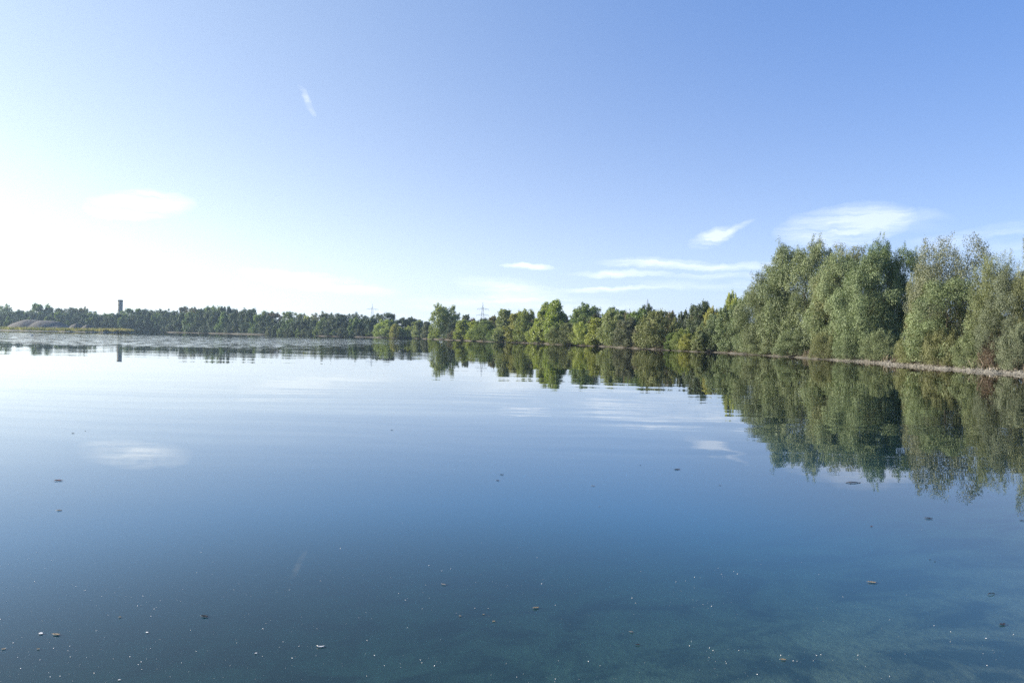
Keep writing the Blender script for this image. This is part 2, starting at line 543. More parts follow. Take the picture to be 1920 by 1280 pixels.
def crown_mesh(name, seed, H, Wd, prof, n_major, n_sub, n_leaf, leaf, base=0.03, major=0.2, elong=1.3, droop=0.5,
               shoots=20, fill=0.12, sprig=0.14, per=7, slender=0.42, shell=0.3, puff=0.4, vary=0.28):
    R = np.random.RandomState(seed)
    # big masses on the envelope
    hs = base + (1 - base) * ((np.arange(n_major) + R.rand(n_major)) / n_major) ** 0.9
    hs = np.clip(hs, 0, 0.97)
    ang = np.arange(n_major) * 2.39996 + R.rand(n_major) * 0.8
    size = Wd * major * (0.75 + 0.55 * R.rand(n_major)) * (1.0 - 0.35 * hs)
    rr = profile(prof, hs) * Wd / 2
    rr = np.maximum(rr - size * 0.75, 0) * (0.94 - vary / 2 + vary * R.rand(n_major))
    z = hs * H - size * 0.55 * hs * elong
    z = np.maximum(z, size * 0.55)
    MC = np.stack([rr * np.cos(ang), rr * np.sin(ang), z], 1)
    # a core of masses round the axis closes the crown
    nc = max(3, n_major // 4)
    ch = np.linspace(0.18, 0.86, nc)
    cs = Wd * major * 1.25 * (1.0 - 0.35 * ch)
    CC = np.stack([R.randn(nc) * Wd * 0.06, R.randn(nc) * Wd * 0.06, ch * H], 1)
    MC = np.concatenate([MC, CC]); size = np.concatenate([size, cs]); n_major += nc
    mt = R.rand(n_major)
    # smaller puffs on each mass
    mi = np.repeat(np.arange(n_major), n_sub)
    N = len(mi)
    d = norm(R.randn(N, 3))
    out = MC[mi] * np.array([1, 1, 0]); out = norm(out + 1e-3) 
    d = norm(d + 0.75 * out + np.array([0, 0, 0.25]))
    ss = size[mi]
    SC = MC[mi] + d * ss[:, None] * np.array([0.8, 0.8, 0.8 * elong])
    SR = ss * (puff + 0.26 * R.rand(N))
    st = R.rand(N)
    # sprigs
    ns = max(1, int(n_leaf * (1 - fill) / per))
    wgt = SR ** 2; wgt /= wgt.sum()
    si = R.choice(N, ns, p=wgt)
    sd = norm(R.randn(ns, 3) + 0.35 * d[si])
    rad = SR[si] * (1 - shell * R.rand(ns) ** 1.5) * (1 + 0.13 * R.randn(ns).clip(-1, 2))
    PC = SC[si] + sd * rad[:, None] * np.array([1, 1, elong])
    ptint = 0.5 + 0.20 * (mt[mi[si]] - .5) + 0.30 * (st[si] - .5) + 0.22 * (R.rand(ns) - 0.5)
    # inner fill
    nf = int(n_leaf * fill / per)
    fi = R.choice(n_major, nf)
    PF = MC[fi] + norm(R.randn(nf, 3)) * (size[fi] * 0.75 * R.rand(nf) ** 0.5)[:, None]
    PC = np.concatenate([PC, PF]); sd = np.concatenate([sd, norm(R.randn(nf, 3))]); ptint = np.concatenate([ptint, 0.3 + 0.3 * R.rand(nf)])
    # shoots that break the outline
    if shoots:
        zt = np.maximum(SC[:, 2], 0) ** 3; top = R.choice(N, shoots, p=zt / zt.sum())
        L = Wd * (0.05 + 0.10 * R.rand(shoots))
        q = 14
        tt = np.tile(np.linspace(0.1, 1, q), shoots)
        ti = np.repeat(np.arange(shoots), q)
        dirs = norm(R.randn(shoots, 3) * 0.45 + np.array([0, 0, 1.1]) + 0.3 * d[top])
        PS = SC[top][ti] + dirs[ti] * (SR[top] * 0.8)[ti][:, None] + dirs[ti] * (L[ti] * tt)[:, None] + R.randn(len(ti), 3) * 0.03 * Wd * 0.25
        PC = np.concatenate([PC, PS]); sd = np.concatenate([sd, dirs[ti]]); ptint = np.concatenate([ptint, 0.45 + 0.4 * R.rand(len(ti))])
    keep = PC[:, 2] > 0.12
    PC, sd, ptint = PC[keep], sd[keep], ptint[keep]
    # leaves
    n = len(PC) * per
    ii = np.repeat(np.arange(len(PC)), per)
    P = PC[ii] + R.randn(n, 3) * sprig * np.array([1, 1, 1.2])
    P[:, 2] = np.maximum(P[:, 2], 0.05)
    axis = norm(sd[ii] * 0.5 + R.randn(n, 3) * 0.55 + np.array([0, 0, -droop]))
    nr_ = norm(sd[ii] * 1.15 + R.randn(n, 3) * 0.5 + np.array([0, 0, 0.2]))
    side = norm(np.cross(axis, nr_))
    ln = leaf * (0.65 + 0.7 * R.rand(n))[:, None]
    wd = ln * slender
    v = np.empty((n, 4, 3), np.float32)
    v[:, 0] = P - axis * ln * .5
    v[:, 1] = P + side * wd * .5
    v[:, 2] = P + axis * ln * .5
    v[:, 3] = P - side * wd * .5
    f = np.arange(n * 4, dtype=np.int32).reshape(n, 4)
    tint = np.clip(ptint[ii] + 0.27 * (R.rand(n) - 0.5), 0, 1)
    me = mesh_np(name, v.reshape(-1, 3), f, None, False, [('tint', 'FACE', tint)])
    me.materials.append(LEAFM['green'])
    return me, MC, size

def trunk_mesh(name, seed, H, Wd, MC, size, stems=1, r0=None, limbs=9, n=6):
    R = random.Random(seed)
    t = Tubes()
    r0 = r0 or H * 0.016
    tips = sorted(range(len(MC)), key=lambda i: R.random())[:limbs]
    for s in range(stems):
        a = 6.28 * s / stems + R.random()
        lean = 0.0 if stems == 1 else Wd * (0.08 + 0.12 * R.random())
        bx, by = (0, 0) if stems == 1 else (math.cos(a) * r0 * 1.4, math.sin(a) * r0 * 1.4)
        pts = []
        hh = H * (0.78 if stems == 1 else 0.66)
        for k in range(7):
            q = k / 6
            pts.append(Vector((bx + math.cos(a) * lean * q ** 0.8 + R.uniform(-1, 1) * H * 0.008 * (k > 0), by + math.sin(a) * lean * q ** 0.8 + R.uniform(-1, 1) * H * 0.008 * (k > 0), -0.25 + q * hh)))
        rr = r0 / math.sqrt(stems)
        t.tube(pts, [rr * (1.25 if k == 0 else 1 - 0.85 * k / 6) for k in range(7)], n)
        for i in tips[s::stems]:
            e = Vector(MC[i])
            q = min(0.8, max(0.12, (e.z / hh) * 0.6))
            k = int(q * 6)
            st = pts[k].lerp(pts[min(k + 1, 6)], q * 6 - k)
            mid = st.lerp(e, 0.5) + Vector((0, 0, H * 0.03))
            rl = rr * (1 - 0.8 * q) * 0.6
            t.tube([st, mid, e, e + (e - mid) * 0.35], [rl, rl * .65, rl * .35, rl * 0.1], 5)
            for _ in range(2):
                e2 = e + Vector((R.uniform(-1, 1), R.uniform(-1, 1), R.uniform(0.1, 1))) * float(size[i]) * 0.8
                t.tube([mid.lerp(e, 0.5), e2], [rl * .35, rl * .08], 4)
    return t.mesh(name, BARK)

BARK = simple_mat('bark', (0.05, 0.038, 0.028), (0.15, 0.12, 0.09), 7, 0.9, 0.6)
LEAFM = {
    'silver':  leaf_mat('willow_leaf', (0.048, 0.070, 0.028), (0.140, 0.176, 0.078), (0.280, 0.330, 0.175), 0.2, 0.035),
    'olive':   leaf_mat('olive_leaf', (0.060, 0.070, 0.026), (0.148, 0.165, 0.066), (0.270, 0.285, 0.135), 0.22, 0.03),
    'green':   leaf_mat('green_leaf', (0.049, 0.081, 0.022), (0.115, 0.169, 0.046), (0.216, 0.270, 0.081), 0.35, 0.05),
    'fresh':   leaf_mat('fresh_leaf', (0.070, 0.100, 0.028), (0.165, 0.215, 0.056), (0.300, 0.350, 0.105), 0.38, 0.04),
    'lime':    leaf_mat('lime_leaf', (0.130, 0.163, 0.033), (0.260, 0.305, 0.072), (0.429, 0.468, 0.130), 0.4, 0.05),
    'yellow':  leaf_mat('yellow_leaf', (0.12, 0.13, 0.026), (0.25, 0.26, 0.055), (0.40, 0.38, 0.09), 0.4, 0.05),
    'pale':    leaf_mat('pale_leaf', (0.115, 0.144, 0.063), (0.218, 0.259, 0.127), (0.368, 0.402, 0.230), 0.35, 0.03),
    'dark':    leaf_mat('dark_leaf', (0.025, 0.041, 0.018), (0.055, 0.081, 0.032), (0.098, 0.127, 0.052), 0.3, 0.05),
    'grey':    leaf_mat('grey_leaf', (0.060, 0.072, 0.042), (0.140, 0.158, 0.092), (0.240, 0.262, 0.170), 0.22, 0.03),
    'russet':  leaf_mat('russet_leaf', (0.050, 0.030, 0.018), (0.095, 0.060, 0.035), (0.150, 0.105, 0.055), 0.3, 0.04),
    'brown':   leaf_mat('browngreen_leaf', (0.060, 0.060, 0.028), (0.115, 0.105, 0.050), (0.180, 0.160, 0.080), 0.3, 0.04),
}

PROTO = {}
def proto(kind, seeds, **kw):
    tk = kw.pop('trunk', {})
    L = []
    for s in seeds:
        me, MC, size = crown_mesh(f'{kind}_crown_{s}', s, **kw)
        tm = trunk_mesh(f'{kind}_trunk_{s}', s, kw['H'], kw['Wd'], MC, size, **tk)
        co = np.empty(len(me.vertices) * 3, np.float32); me.vertices.foreach_get('co', co); co = co.reshape(-1, 3)
        ext = float(np.percentile(np.hypot(co[:, 0], co[:, 1]), 97))
        L.append((me, tm, float(np.percentile(co[:, 2], 99.7)), ext * 2))
    PROTO[kind] = L

proto('willow', (1, 2, 3, 4), H=12, Wd=9, prof='dome', n_major=20, n_sub=9, n_leaf=74000, leaf=0.17, major=0.215, elong=1.12, puff=0.33, vary=0.55, droop=0.7, shoots=10, sprig=0.13, trunk=dict(stems=3, limbs=14))
proto('airy_willow', (11, 12), H=12, Wd=10, prof='round', n_major=34, n_sub=8, n_leaf=62000, leaf=0.17, major=0.18, elong=1.0, puff=0.42, droop=0.5, shoots=26, fill=0.08, sprig=0.2, base=0.02, trunk=dict(stems=3, limbs=22))
proto('near_shrub', (21, 22, 23), H=5, Wd=7, prof='dome', n_major=16, n_sub=9, n_leaf=24000, leaf=0.16, major=0.2, elong=1.0, droop=0.6, shoots=40, sprig=0.13, trunk=dict(stems=4, limbs=12, r0=0.1))
proto('young_tree', (31, 32, 33), H=8, Wd=3.6, prof='cone', n_major=18, n_sub=8, n_leaf=13000, leaf=0.24, major=0.27, elong=1.05, droop=0.0, shoots=20, sprig=0.13, slender=0.6, trunk=dict(limbs=14))
proto('bush', (41, 42, 43), H=6.5, Wd=8, prof='dome', n_major=18, n_sub=9, n_leaf=17000, leaf=0.24, major=0.2, elong=1.0, droop=0.2, shoots=50, sprig=0.17, slender=0.55, trunk=dict(stems=4, limbs=12, r0=0.12))
proto('broad_tree', (51, 52, 53), H=11, Wd=9, prof='dome', n_major=24, n_sub=8, n_leaf=20000, leaf=0.32, major=0.18, elong=1.0, droop=0.2, shoots=50, sprig=0.2, slender=0.6, trunk=dict(limbs=16))
proto('lone_tree', (61,), H=16, Wd=12.5, prof='round', n_major=30, n_sub=8, n_leaf=26000, leaf=0.40, major=0.165, elong=1.1, droop=0.2, shoots=34, sprig=0.26, slender=0.7, base=0.04, fill=0.06, trunk=dict(limbs=22))
proto('far_tree', (71, 72, 73, 74), H=16, Wd=12, prof='round', n_major=20, n_sub=8, n_leaf=10000, leaf=0.55, major=0.22, elong=0.95, droop=0.2, shoots=14, sprig=0.36, slender=0.7, base=0.03, fill=0.1, trunk=dict(limbs=14))
proto('far_airy', (81, 82), H=16, Wd=11, prof='round', n_major=18, n_sub=5, n_leaf=3600, leaf=0.62, major=0.12, elong=1.0, droop=0.2, shoots=40, sprig=0.45, slender=0.7, base=0.25, fill=0.03, trunk=dict(limbs=16))
proto('far_bush', (91, 92, 93), H=8, Wd=11, prof='dome', n_major=14, n_sub=8, n_leaf=6000, leaf=0.5, major=0.20, elong=0.8, droop=0.2, shoots=30, sprig=0.3, slender=0.7, trunk=dict(stems=3, limbs=8, r0=0.15))

RNG = random.Random(77)
COUNT = {}
def plant(name, kind, x, top, width, behind, colour, label, cat='tree', group=None, dist=None, variant=None, depth=1.0):
    """a tree whose crown is centred at picture column x, rises to row top and is `width` px wide,
    standing `behind` metres back from the waterline (or at forward distance dist)"""
    a = math.degrees(math.atan((x - 960) / FPX))
    if x < 1560 and behind < 8: behind = max(0.9, behind - 1.6)
    if dist is None:
        r = float(r_shore(a)) + behind
    else:
        r = dist / math.cos(RAD(a))
    X, Y = r * math.sin(RAD(a)), r * math.cos(RAD(a))
    X -= 0  # crown centre stands over the root
    Z = ground_z(X, Y)
    ztop = CAM_H + (hor(x) - top) / FPX * Y
    Hh = ztop - Z
    Wm = width / FPX * Y * math.cos(RAD(a))
    i = COUNT.get(kind, 0) if variant is None else variant
    COUNT[kind] = i + 1
    cm, tm, h0, w0 = PROTO[kind][i % len(PROTO[kind])]
    root = empty(name, (X, Y, Z - 0.02), RNG.uniform(0, 6.28))
    tag(root, label, cat, group)
    sc = (Wm / w0, Wm / w0 * depth, Hh / h0)
    c = link_mesh('crown', cm, root, scale=sc)
    t = link_mesh('trunk', tm, root, scale=sc)
    c.material_slots[0].link = 'OBJECT'
    c.material_slots[0].material = LEAFM[colour]
    return root

G = 'tall willows along the right bank'
# right bank, far to near
plant('willow_tree', 'willow', 1404, 548, 84, 3.5, 'silver', 'smallest grey green willow at the far left end of the tall willow row', group=G)
plant('willow_tree', 'willow', 1440, 500, 117, 5.5, 'silver', 'grey green willow on the sloping left shoulder of the tall willow row', group=G)
plant('willow_tree', 'willow', 1478, 462, 133, 6.0, 'silver', 'tall billowing willow where the row reaches its full height on the left', group=G)
plant('willow_tree', 'willow', 1524, 452, 133, 9.0, 'silver', 'tall willow with a feathery top below the left edge of the large white cloud', group=G)
plant('willow_tree', 'willow', 1566, 478, 110, 5.5, 'silver', 'narrow lower willow in the dip left of the bright rounded willow', group=G)
plant('willow_tree', 'willow', 1582, 462, 128, 11.0, 'olive', 'olive willow top behind the dip in the middle of the row', group=G)
plant('willow_tree', 'willow', 1620, 478, 143, 5.0, 'silver', 'bright rounded willow with pale leaves standing forward in the middle of the row', group=G)
plant('willow_tree', 'willow', 1648, 450, 104, 10.0, 'green', 'darker green willow rising behind the bright rounded willow', group=G)
plant('willow_tree', 'willow', 1692, 466, 108, 17.0, 'green', 'dark shaded willow filling the deep gap left of the airy grey willow', group=G)
plant('willow_tree', 'willow', 1732, 500, 88, 6.5, 'olive', 'olive green willow leaning into the gap at the left foot of the airy grey willow', group=G)
plant('willow_tree', 'airy_willow', 1782, 446, 180, 7.0, 'grey', 'broad airy grey willow with sky showing through its domed top', group=G)
plant('willow_tree', 'willow', 1782, 520, 192, 4.5, 'silver', 'low dense willow growing in front of the broad airy grey willow', group=G)
plant('willow_tree', 'airy_willow', 1862, 476, 100, 6.0, 'olive', 'olive willow with a pointed airy top right of the domed airy willow', group=G)
plant('willow_tree', 'willow', 1893, 508, 140, 4.5, 'grey', 'dense greyish willow at the right edge of the photo, above the beach', group=G)
plant('willow_tree', 'airy_willow', 1944, 438, 96, 6.0, 'olive', 'tallest airy willow cut off by the right edge of the photo', group=G)
for k, (x, tp, wd) in enumerate(((2060, 450, 150), (2200, 440, 190), (2380, 420, 240))):
    plant('willow_tree', 'willow', x, tp, wd, 5.0, 'silver', 'willow of the right bank standing outside the frame', group='willows outside the frame')
G2 = 'low willow shrubs at the foot of the tall willows'
for x, tp, wd, bh, colr, lab in (
    (1430, 628, 62, 1.2, 'silver', 'small grey green shrub at the waterline below the left shoulder of the willow row'),
    (1487, 618, 74, 1.0, 'silver', 'bright shrub hanging over the waterline below the tall left willow'),
    (1545, 622, 58, 2.6, 'olive', 'dim olive shrub set back at the dark foot of the row'),
    (1590, 628, 62, 1.2, 'silver', 'drooping shrub touching the water left of the gravel beach'),
    (1650, 618, 92, 2.6, 'silver', 'wide leafy shrub at the left start of the gravel beach'),
    (1712, 622, 78, 2.8, 'olive', 'rounded shrub on the beach below the deep dark gap'),
    (1768, 612, 88, 2.2, 'olive', 'leafy shrub at the beach edge below the airy domed willow'),
    (1822, 618, 84, 2.6, 'silver', 'pale shrub left of the brown twiggy hollow above the beach'),
    (1905, 606, 80, 2.2, 'grey', 'greyish shrub above the beach at the right edge of the photo')):
    plant('willow_shrub', 'near_shrub', x, tp, wd, bh, colr, lab, 'shrub', G2)
plant('willow_shrub', 'near_shrub', 2010, 600, 110, 2.4, 'silver', 'shrub of the right bank outside the frame', 'shrub', 'willows outside the frame')
plant('dry_shrub', 'near_shrub', 1862, 626, 60, 3.6, 'russet', 'brown dry twiggy shrub in the dark hollow above the beach', 'shrub')

# middle of the right bank
G3 = 'mixed trees along the middle of the right bank'
MID = [
    # kind, x, top, width, behind, colour, name, label
    ('broad_tree', 1372, 549, 34, 16, 'lime', 'bright lime green tree top poking up just left of the willows'),
    ('broad_tree', 1366, 572, 46, 4.0, 'silver', 'soft grey green rounded tree beside the left end of the willow row'),
    ('bush', 1335, 590, 48, 3.5, 'silver', 'pale grey green bushy tree left of the soft rounded tree'),
    ('young_tree', 1311, 611, 24, 2.4, 'pale', 'small whitish green young tree at the waterline'),
    ('bush', 1291, 626, 34, 2.2, 'yellow', 'small yellowish bush left of the whitish young tree'),
    ('bush', 1281, 615, 38, 3.5, 'fresh', 'low yellow green bush with loose twigs near the waterline'),
    ('young_tree', 1261, 624, 24, 1.6, 'green', 'small upright green bush right of the big olive dome'),
    ('bush', 1238, 583, 76, 3.5, 'olive', 'big rounded olive bush shaped like a dome on the right bank'),
    ('bush', 1212, 598, 40, 3.0, 'brown', 'brownish olive bush tucked left of the big olive dome'),
    ('broad_tree', 1178, 596, 48, 3.0, 'grey', 'dark greyish bush between the yellow green trees and the olive dome'),
    ('broad_tree', 1148, 583, 44, 3.5, 'pale', 'pale green tree with bright leaf clumps, second light one left of the olive dome'),
    ('young_tree', 1119, 596, 34, 3.0, 'lime', 'light lime young tree with twin tips in front of the reddish hedge'),
    ('bush', 1094, 604, 44, 4.0, 'lime', 'yellow green bush left of the lime young tree'),
    ('bush', 1062, 606, 62, 2.2, 'olive', 'low rounded olive bush at the foot of the tall pointed tree'),
    ('broad_tree', 1100, 570, 56, 22, 'green', 'broad bluish green tree rising behind the low bushes'),
    ('broad_tree', 1152, 577, 50, 20, 'green', 'green tree crown showing behind the pale clumpy tree'),
    ('broad_tree', 1196, 581, 48, 18, 'green', 'green tree crown left of the pylon seen over the right bank'),
    ('broad_tree', 1213, 572, 38, 24, 'dark', 'loose dark crown directly below the right hand pylon'),
    ('broad_tree', 1314, 566, 50, 14, 'dark', 'dark green tree with an open twiggy top behind the bank bushes'),
    ('broad_tree', 1334, 577, 30, 10, 'yellow', 'yellow green tree top beside the dark twiggy tree'),
    ('young_tree', 1020, 568, 34, 4.0, 'lime', 'left of two pointed tips of the tallest pair on the middle bank'),
    ('young_tree', 1040, 563, 36, 5.0, 'lime', 'taller right tip of the pointed pair on the middle bank'),
    ('bush', 1010, 606, 40, 2.5, 'lime', 'bright low bush under the pointed pair'),
    ('broad_tree', 987, 580, 36, 6.5, 'fresh', 'green tree right behind the bright yellow green tree'),
    ('broad_tree', 970, 584, 40, 3.5, 'yellow', 'brightest yellow green tree on the middle bank'),
    ('young_tree', 945, 580, 32, 3.0, 'pale', 'greyish green narrow tree left of the bright yellow tree'),
    ('bush', 928, 616, 26, 2.0, 'green', 'small green bush at the waterline left of the greyish narrow tree'),
    ('bush', 908, 601, 44, 4.0, 'fresh', 'rounded green bush right of the feathery yellow green ones'),
    ('young_tree', 892, 602, 30, 4.0, 'lime', 'feathery lime young tree below the middle pylon'),
    ('young_tree', 868, 600, 28, 3.5, 'lime', 'feathery yellow green young tree right beside the lone round tree'),
    ('young_tree', 873, 590, 18, 14, 'grey', 'thin greyish tree top between the lone round tree and the pylon'),
    ('bush', 851, 618, 20, 2.0, 'brown', 'small brownish bush at the right foot of the lone round tree'),
    ('broad_tree', 850, 602, 26, 12, 'dark', 'dark tree in the shade right behind the lone round tree'),
]
for kind, x, tp, wd, bh, colr, lab in MID:
    nm = {'young_tree': 'young_tree', 'bush': 'bush', 'broad_tree': 'broadleaf_tree'}[kind]
    plant(nm, kind, x, tp, wd * 1.3, bh, colr, lab, 'bush' if kind == 'bush' else 'tree', G3)
plant('lone_tree', 'lone_tree', 832, 571, 56, 5.0, 'fresh', 'tall round tree standing higher than everything left and right of it on the promontory')
G3b = 'trees on the tip of the promontory'
for kind, x, tp, wd, bh, colr, lab in (
    ('bush', 722, 599, 34, 5.0, 'lime', 'rounded bright bush at the very tip of the promontory'),
    ('bush', 741, 608, 18, 2.5, 'yellow', 'small yellow bush right of the bright bush on the tip'),
    ('broad_tree', 733, 600, 28, 8.0, 'fresh', 'green crown behind the bright bush on the tip'),
    ('broad_tree', 755, 596, 34, 14, 'dark', 'dark green tree behind the small bushes, left one of two'),
    ('broad_tree', 772, 595, 26, 16, 'dark', 'dark green tree behind the small bushes, right one of two'),
    ('bush', 751, 613, 15, 2.5, 'lime', 'small round bush, third along the water from the promontory tip'),
    ('bush', 767, 611, 23, 2.5, 'lime', 'wider round bush with a yellow left side, fourth from the promontory tip'),
    ('young_tree', 786, 600, 24, 4.0, 'pale', 'pale pointed young tree, fifth along the water from the promontory tip'),
    ('young_tree', 801, 603, 19, 6.0, 'grey', 'grey green young tree left of the lone round tree'),
    ('bush', 811, 621, 16, 2.0, 'lime', 'low bush at the left foot of the lone round tree')):
    nm = {'young_tree': 'young_tree', 'bush': 'bush', 'broad_tree': 'broadleaf_tree'}[kind]
    plant(nm, kind, x, tp, wd * 1.3, bh, colr, lab, 'bush' if kind == 'bush' else 'tree', G3b)

# reddish hedge and dark thicket that close the view behind the bank
G4 = 'dark thicket behind the right bank'
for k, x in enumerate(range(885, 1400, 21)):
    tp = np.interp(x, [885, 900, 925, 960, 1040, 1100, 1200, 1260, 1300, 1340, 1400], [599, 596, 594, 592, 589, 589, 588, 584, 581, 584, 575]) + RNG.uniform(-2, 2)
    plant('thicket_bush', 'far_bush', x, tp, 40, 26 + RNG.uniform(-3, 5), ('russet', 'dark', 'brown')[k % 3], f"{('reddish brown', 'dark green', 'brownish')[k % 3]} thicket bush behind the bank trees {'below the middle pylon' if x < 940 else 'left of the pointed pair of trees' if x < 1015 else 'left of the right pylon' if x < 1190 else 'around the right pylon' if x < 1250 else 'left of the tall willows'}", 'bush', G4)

# far left woods
G5 = 'shaded woods on the far shore'
FAR = [  # mostly dark leaf colours, painting in the shade of the backlit wood
    (-14, 572, 34, 'far_tree', 'brown'), (8, 570, 30, 'far_tree', 'green'), (24, 583, 20, 'far_tree', 'russet'), (42, 580, 30, 'far_tree', 'dark'), (62, 581, 24, 'far_tree', 'grey'), (78, 568, 36, 'far_airy', 'green'), (80, 576, 30, 'far_tree', 'dark'),
    (104, 577, 26, 'far_tree', 'dark'), (124, 576, 32, 'far_tree', 'dark'), (142, 576, 22, 'far_airy', 'dark'), (153, 575, 26, 'far_tree', 'brown'), (169, 580, 22, 'far_tree', 'dark'),
    (184, 588, 24, 'far_tree', 'dark'), (200, 586, 26, 'far_airy', 'green'), (214, 587, 22, 'far_tree', 'dark'), (232, 582, 20, 'far_tree', 'dark'), (246, 577, 34, 'far_airy', 'green'), (262, 581, 26, 'far_tree', 'dark'), (276, 579, 26, 'far_tree', 'dark'),
    (294, 579, 30, 'far_tree', 'dark'), (313, 579, 30, 'far_tree', 'dark'), (334, 582, 24, 'far_tree', 'dark'), (349, 574, 28, 'far_tree', 'brown'), (366, 576, 28, 'far_tree', 'brown'), (382, 574, 28, 'far_tree', 'dark'),
    (402, 573, 30, 'far_airy', 'green'), (404, 580, 28, 'far_tree', 'dark'), (420, 573, 20, 'far_airy', 'dark'), (436, 578, 26, 'far_tree', 'dark'), (450, 581, 22, 'far_tree', 'brown'), (465, 577, 28, 'far_airy', 'dark'), (470, 583, 26, 'far_tree', 'dark'),
    (486, 585, 26, 'far_tree', 'dark'), (501, 582, 22, 'far_airy', 'green'), (514, 585, 24, 'far_airy', 'russet'), (547, 584, 34, 'far_tree', 'green'), (566, 587, 20, 'far_tree', 'olive'), (578, 591, 16, 'far_airy', 'lime'), (601, 584, 32, 'far_tree', 'olive'),
    (612, 586, 22, 'far_tree', 'dark'), (630, 587, 26, 'far_tree', 'dark'), (650, 588, 24, 'far_tree', 'dark'), (672, 586, 30, 'far_tree', 'dark'), (690, 590, 24, 'far_tree', 'dark'), (721, 586, 38, 'far_tree', 'dark')]
where = lambda x: ('beyond the gravel heaps' if x < 180 else 'next to the concrete tower' if x < 262 else 'in the middle of the far wood' if x < 420 else
                   'in the right half of the far wood' if x < 524 else 'just right of the bright gap in the wood' if x < 590 else 'near the left pylon')
shade = {'green': 'mid green', 'dark': 'dark green', 'brown': 'brownish green', 'russet': 'reddish brown', 'grey': 'greyish', 'olive': 'sunlit olive', 'lime': 'sunlit light green'}
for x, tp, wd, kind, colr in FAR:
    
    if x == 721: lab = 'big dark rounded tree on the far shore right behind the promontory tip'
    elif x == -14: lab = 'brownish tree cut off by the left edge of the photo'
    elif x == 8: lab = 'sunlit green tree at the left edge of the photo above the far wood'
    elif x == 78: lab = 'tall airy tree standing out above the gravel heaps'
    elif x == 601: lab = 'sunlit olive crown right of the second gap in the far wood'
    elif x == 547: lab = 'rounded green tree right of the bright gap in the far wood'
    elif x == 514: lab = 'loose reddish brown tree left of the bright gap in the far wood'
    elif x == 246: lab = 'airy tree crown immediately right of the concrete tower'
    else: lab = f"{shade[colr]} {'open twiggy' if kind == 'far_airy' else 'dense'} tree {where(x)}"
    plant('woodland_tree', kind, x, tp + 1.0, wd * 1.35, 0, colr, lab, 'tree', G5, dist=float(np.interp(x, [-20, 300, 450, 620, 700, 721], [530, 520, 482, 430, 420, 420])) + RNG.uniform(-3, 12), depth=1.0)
def strip_label(x, k):
    place = ('at the left edge behind the gravel heaps' if x < 60 else 'behind the gravel heaps' if x < 165 else 'left of the concrete tower' if x < 222 else 'right of the concrete tower' if x < 300 else
             'below the highest crowns of the far wood' if x < 420 else 'left of the bright gap in the wood' if x < 522 else 'right of the bright gap in the wood' if x < 600 else 'below the left pylon')
    return f"{('very dark', 'deep green', 'blackish', 'shadowy')[k % 4]} tree in the shore strip {place}"
G6 = 'dense shaded trees along the far shoreline'  # shade of this lower band is put into the dark leaf colour
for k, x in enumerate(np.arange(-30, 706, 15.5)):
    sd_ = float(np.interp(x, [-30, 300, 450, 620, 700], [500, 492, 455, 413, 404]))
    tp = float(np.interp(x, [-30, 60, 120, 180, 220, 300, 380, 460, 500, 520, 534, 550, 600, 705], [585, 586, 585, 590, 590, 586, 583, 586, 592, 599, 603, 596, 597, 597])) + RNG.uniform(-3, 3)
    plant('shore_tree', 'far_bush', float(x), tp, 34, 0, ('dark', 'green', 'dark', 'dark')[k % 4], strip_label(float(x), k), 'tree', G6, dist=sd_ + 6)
G7 = 'low bushes on the far shoreline'
for k, x in enumerate(list(np.arange(505, 704, 11.0)) + list(np.arange(4, 130, 12.0))):
    if x > 500:
        sd_ = float(np.interp(x, [500, 620, 700], [441, 411, 402])); tp = 613 + (x - 505) * 0.035 + RNG.uniform(-3, 2)
        lab = f"low {('greyish', 'dark', 'green')[k % 3]} rounded bush on the pale far shoreline {'below the bright gap' if x < 560 else 'between the gap and the left pylon' if x < 640 else 'left of the promontory tip'}"
    else:
        sd_ = 420; tp = 598 + RNG.uniform(-5, 4)
        lab = f"low {('greyish', 'dark', 'green')[k % 3]} bush behind the gravel heaps {'at their left end' if x < 60 else 'at their right end'}"
    plant('low_bush', 'far_bush', float(x), tp, 17, 0, ('grey', 'dark', 'green')[k % 3], lab, 'bush', G7 if x > 500 else 'bushes behind the gravel heaps', dist=sd_ + 1.5)

# ------------------------------------------------------------------ spit with grass and gravel heaps
def spit():
    # plan outline as centre line with half widths, from far left to the tip
    cl = [(-0.95, 275, 60), (-0.80, 287, 50), (-0.70, 297, 40), (-0.645, 304, 28), (-0.60, 308, 14), (-0.578, 311, 6), (-0.568, 311, 0.8)]
    nx, nw = 90, 14
    vs, fs = [], []
    us = np.linspace(0, 1, nx)
    k = np.array([c[0] for c in cl]); dy = np.array([c[1] for c in cl]); hw = np.array([c[2] for c in cl])
    uu = np.linspace(0, 1, len(cl))
    for u in us:
        kk = np.interp(u, uu, k); y0 = np.interp(u, uu, dy); h = np.interp(u, uu, hw)
        for j in range(nw):
            q = j / (nw - 1)
            y = y0 - h * 0.25 + q * h * 2.2 + math.sin(u * 60) * 0.4
            z = 0.75 * math.sin(math.pi * min(q * 1.0, 1)) ** 0.5 * min(1, h / 6) - 0.12 if 0 < j < nw - 1 else -0.6
            vs.append((kk * y0, y, z + 0.06 * math.sin(u * 173 + j)))
    for i in range(nx - 1):
        for j in range(nw - 1):
            fs.append((i * nw + j, (i + 1) * nw + j, (i + 1) * nw + j + 1, i * nw + j + 1))
    return vs, fs
svv, sff = spit()
SPITM = simple_mat('spit_gravel', (0.14, 0.12, 0.09), (0.36, 0.33, 0.27), 0.8, 0.9, 0.5)
tag(link_mesh('gravel_spit', mesh_list('gravel_spit', svv, sff, SPITM, True)), kind='structure')

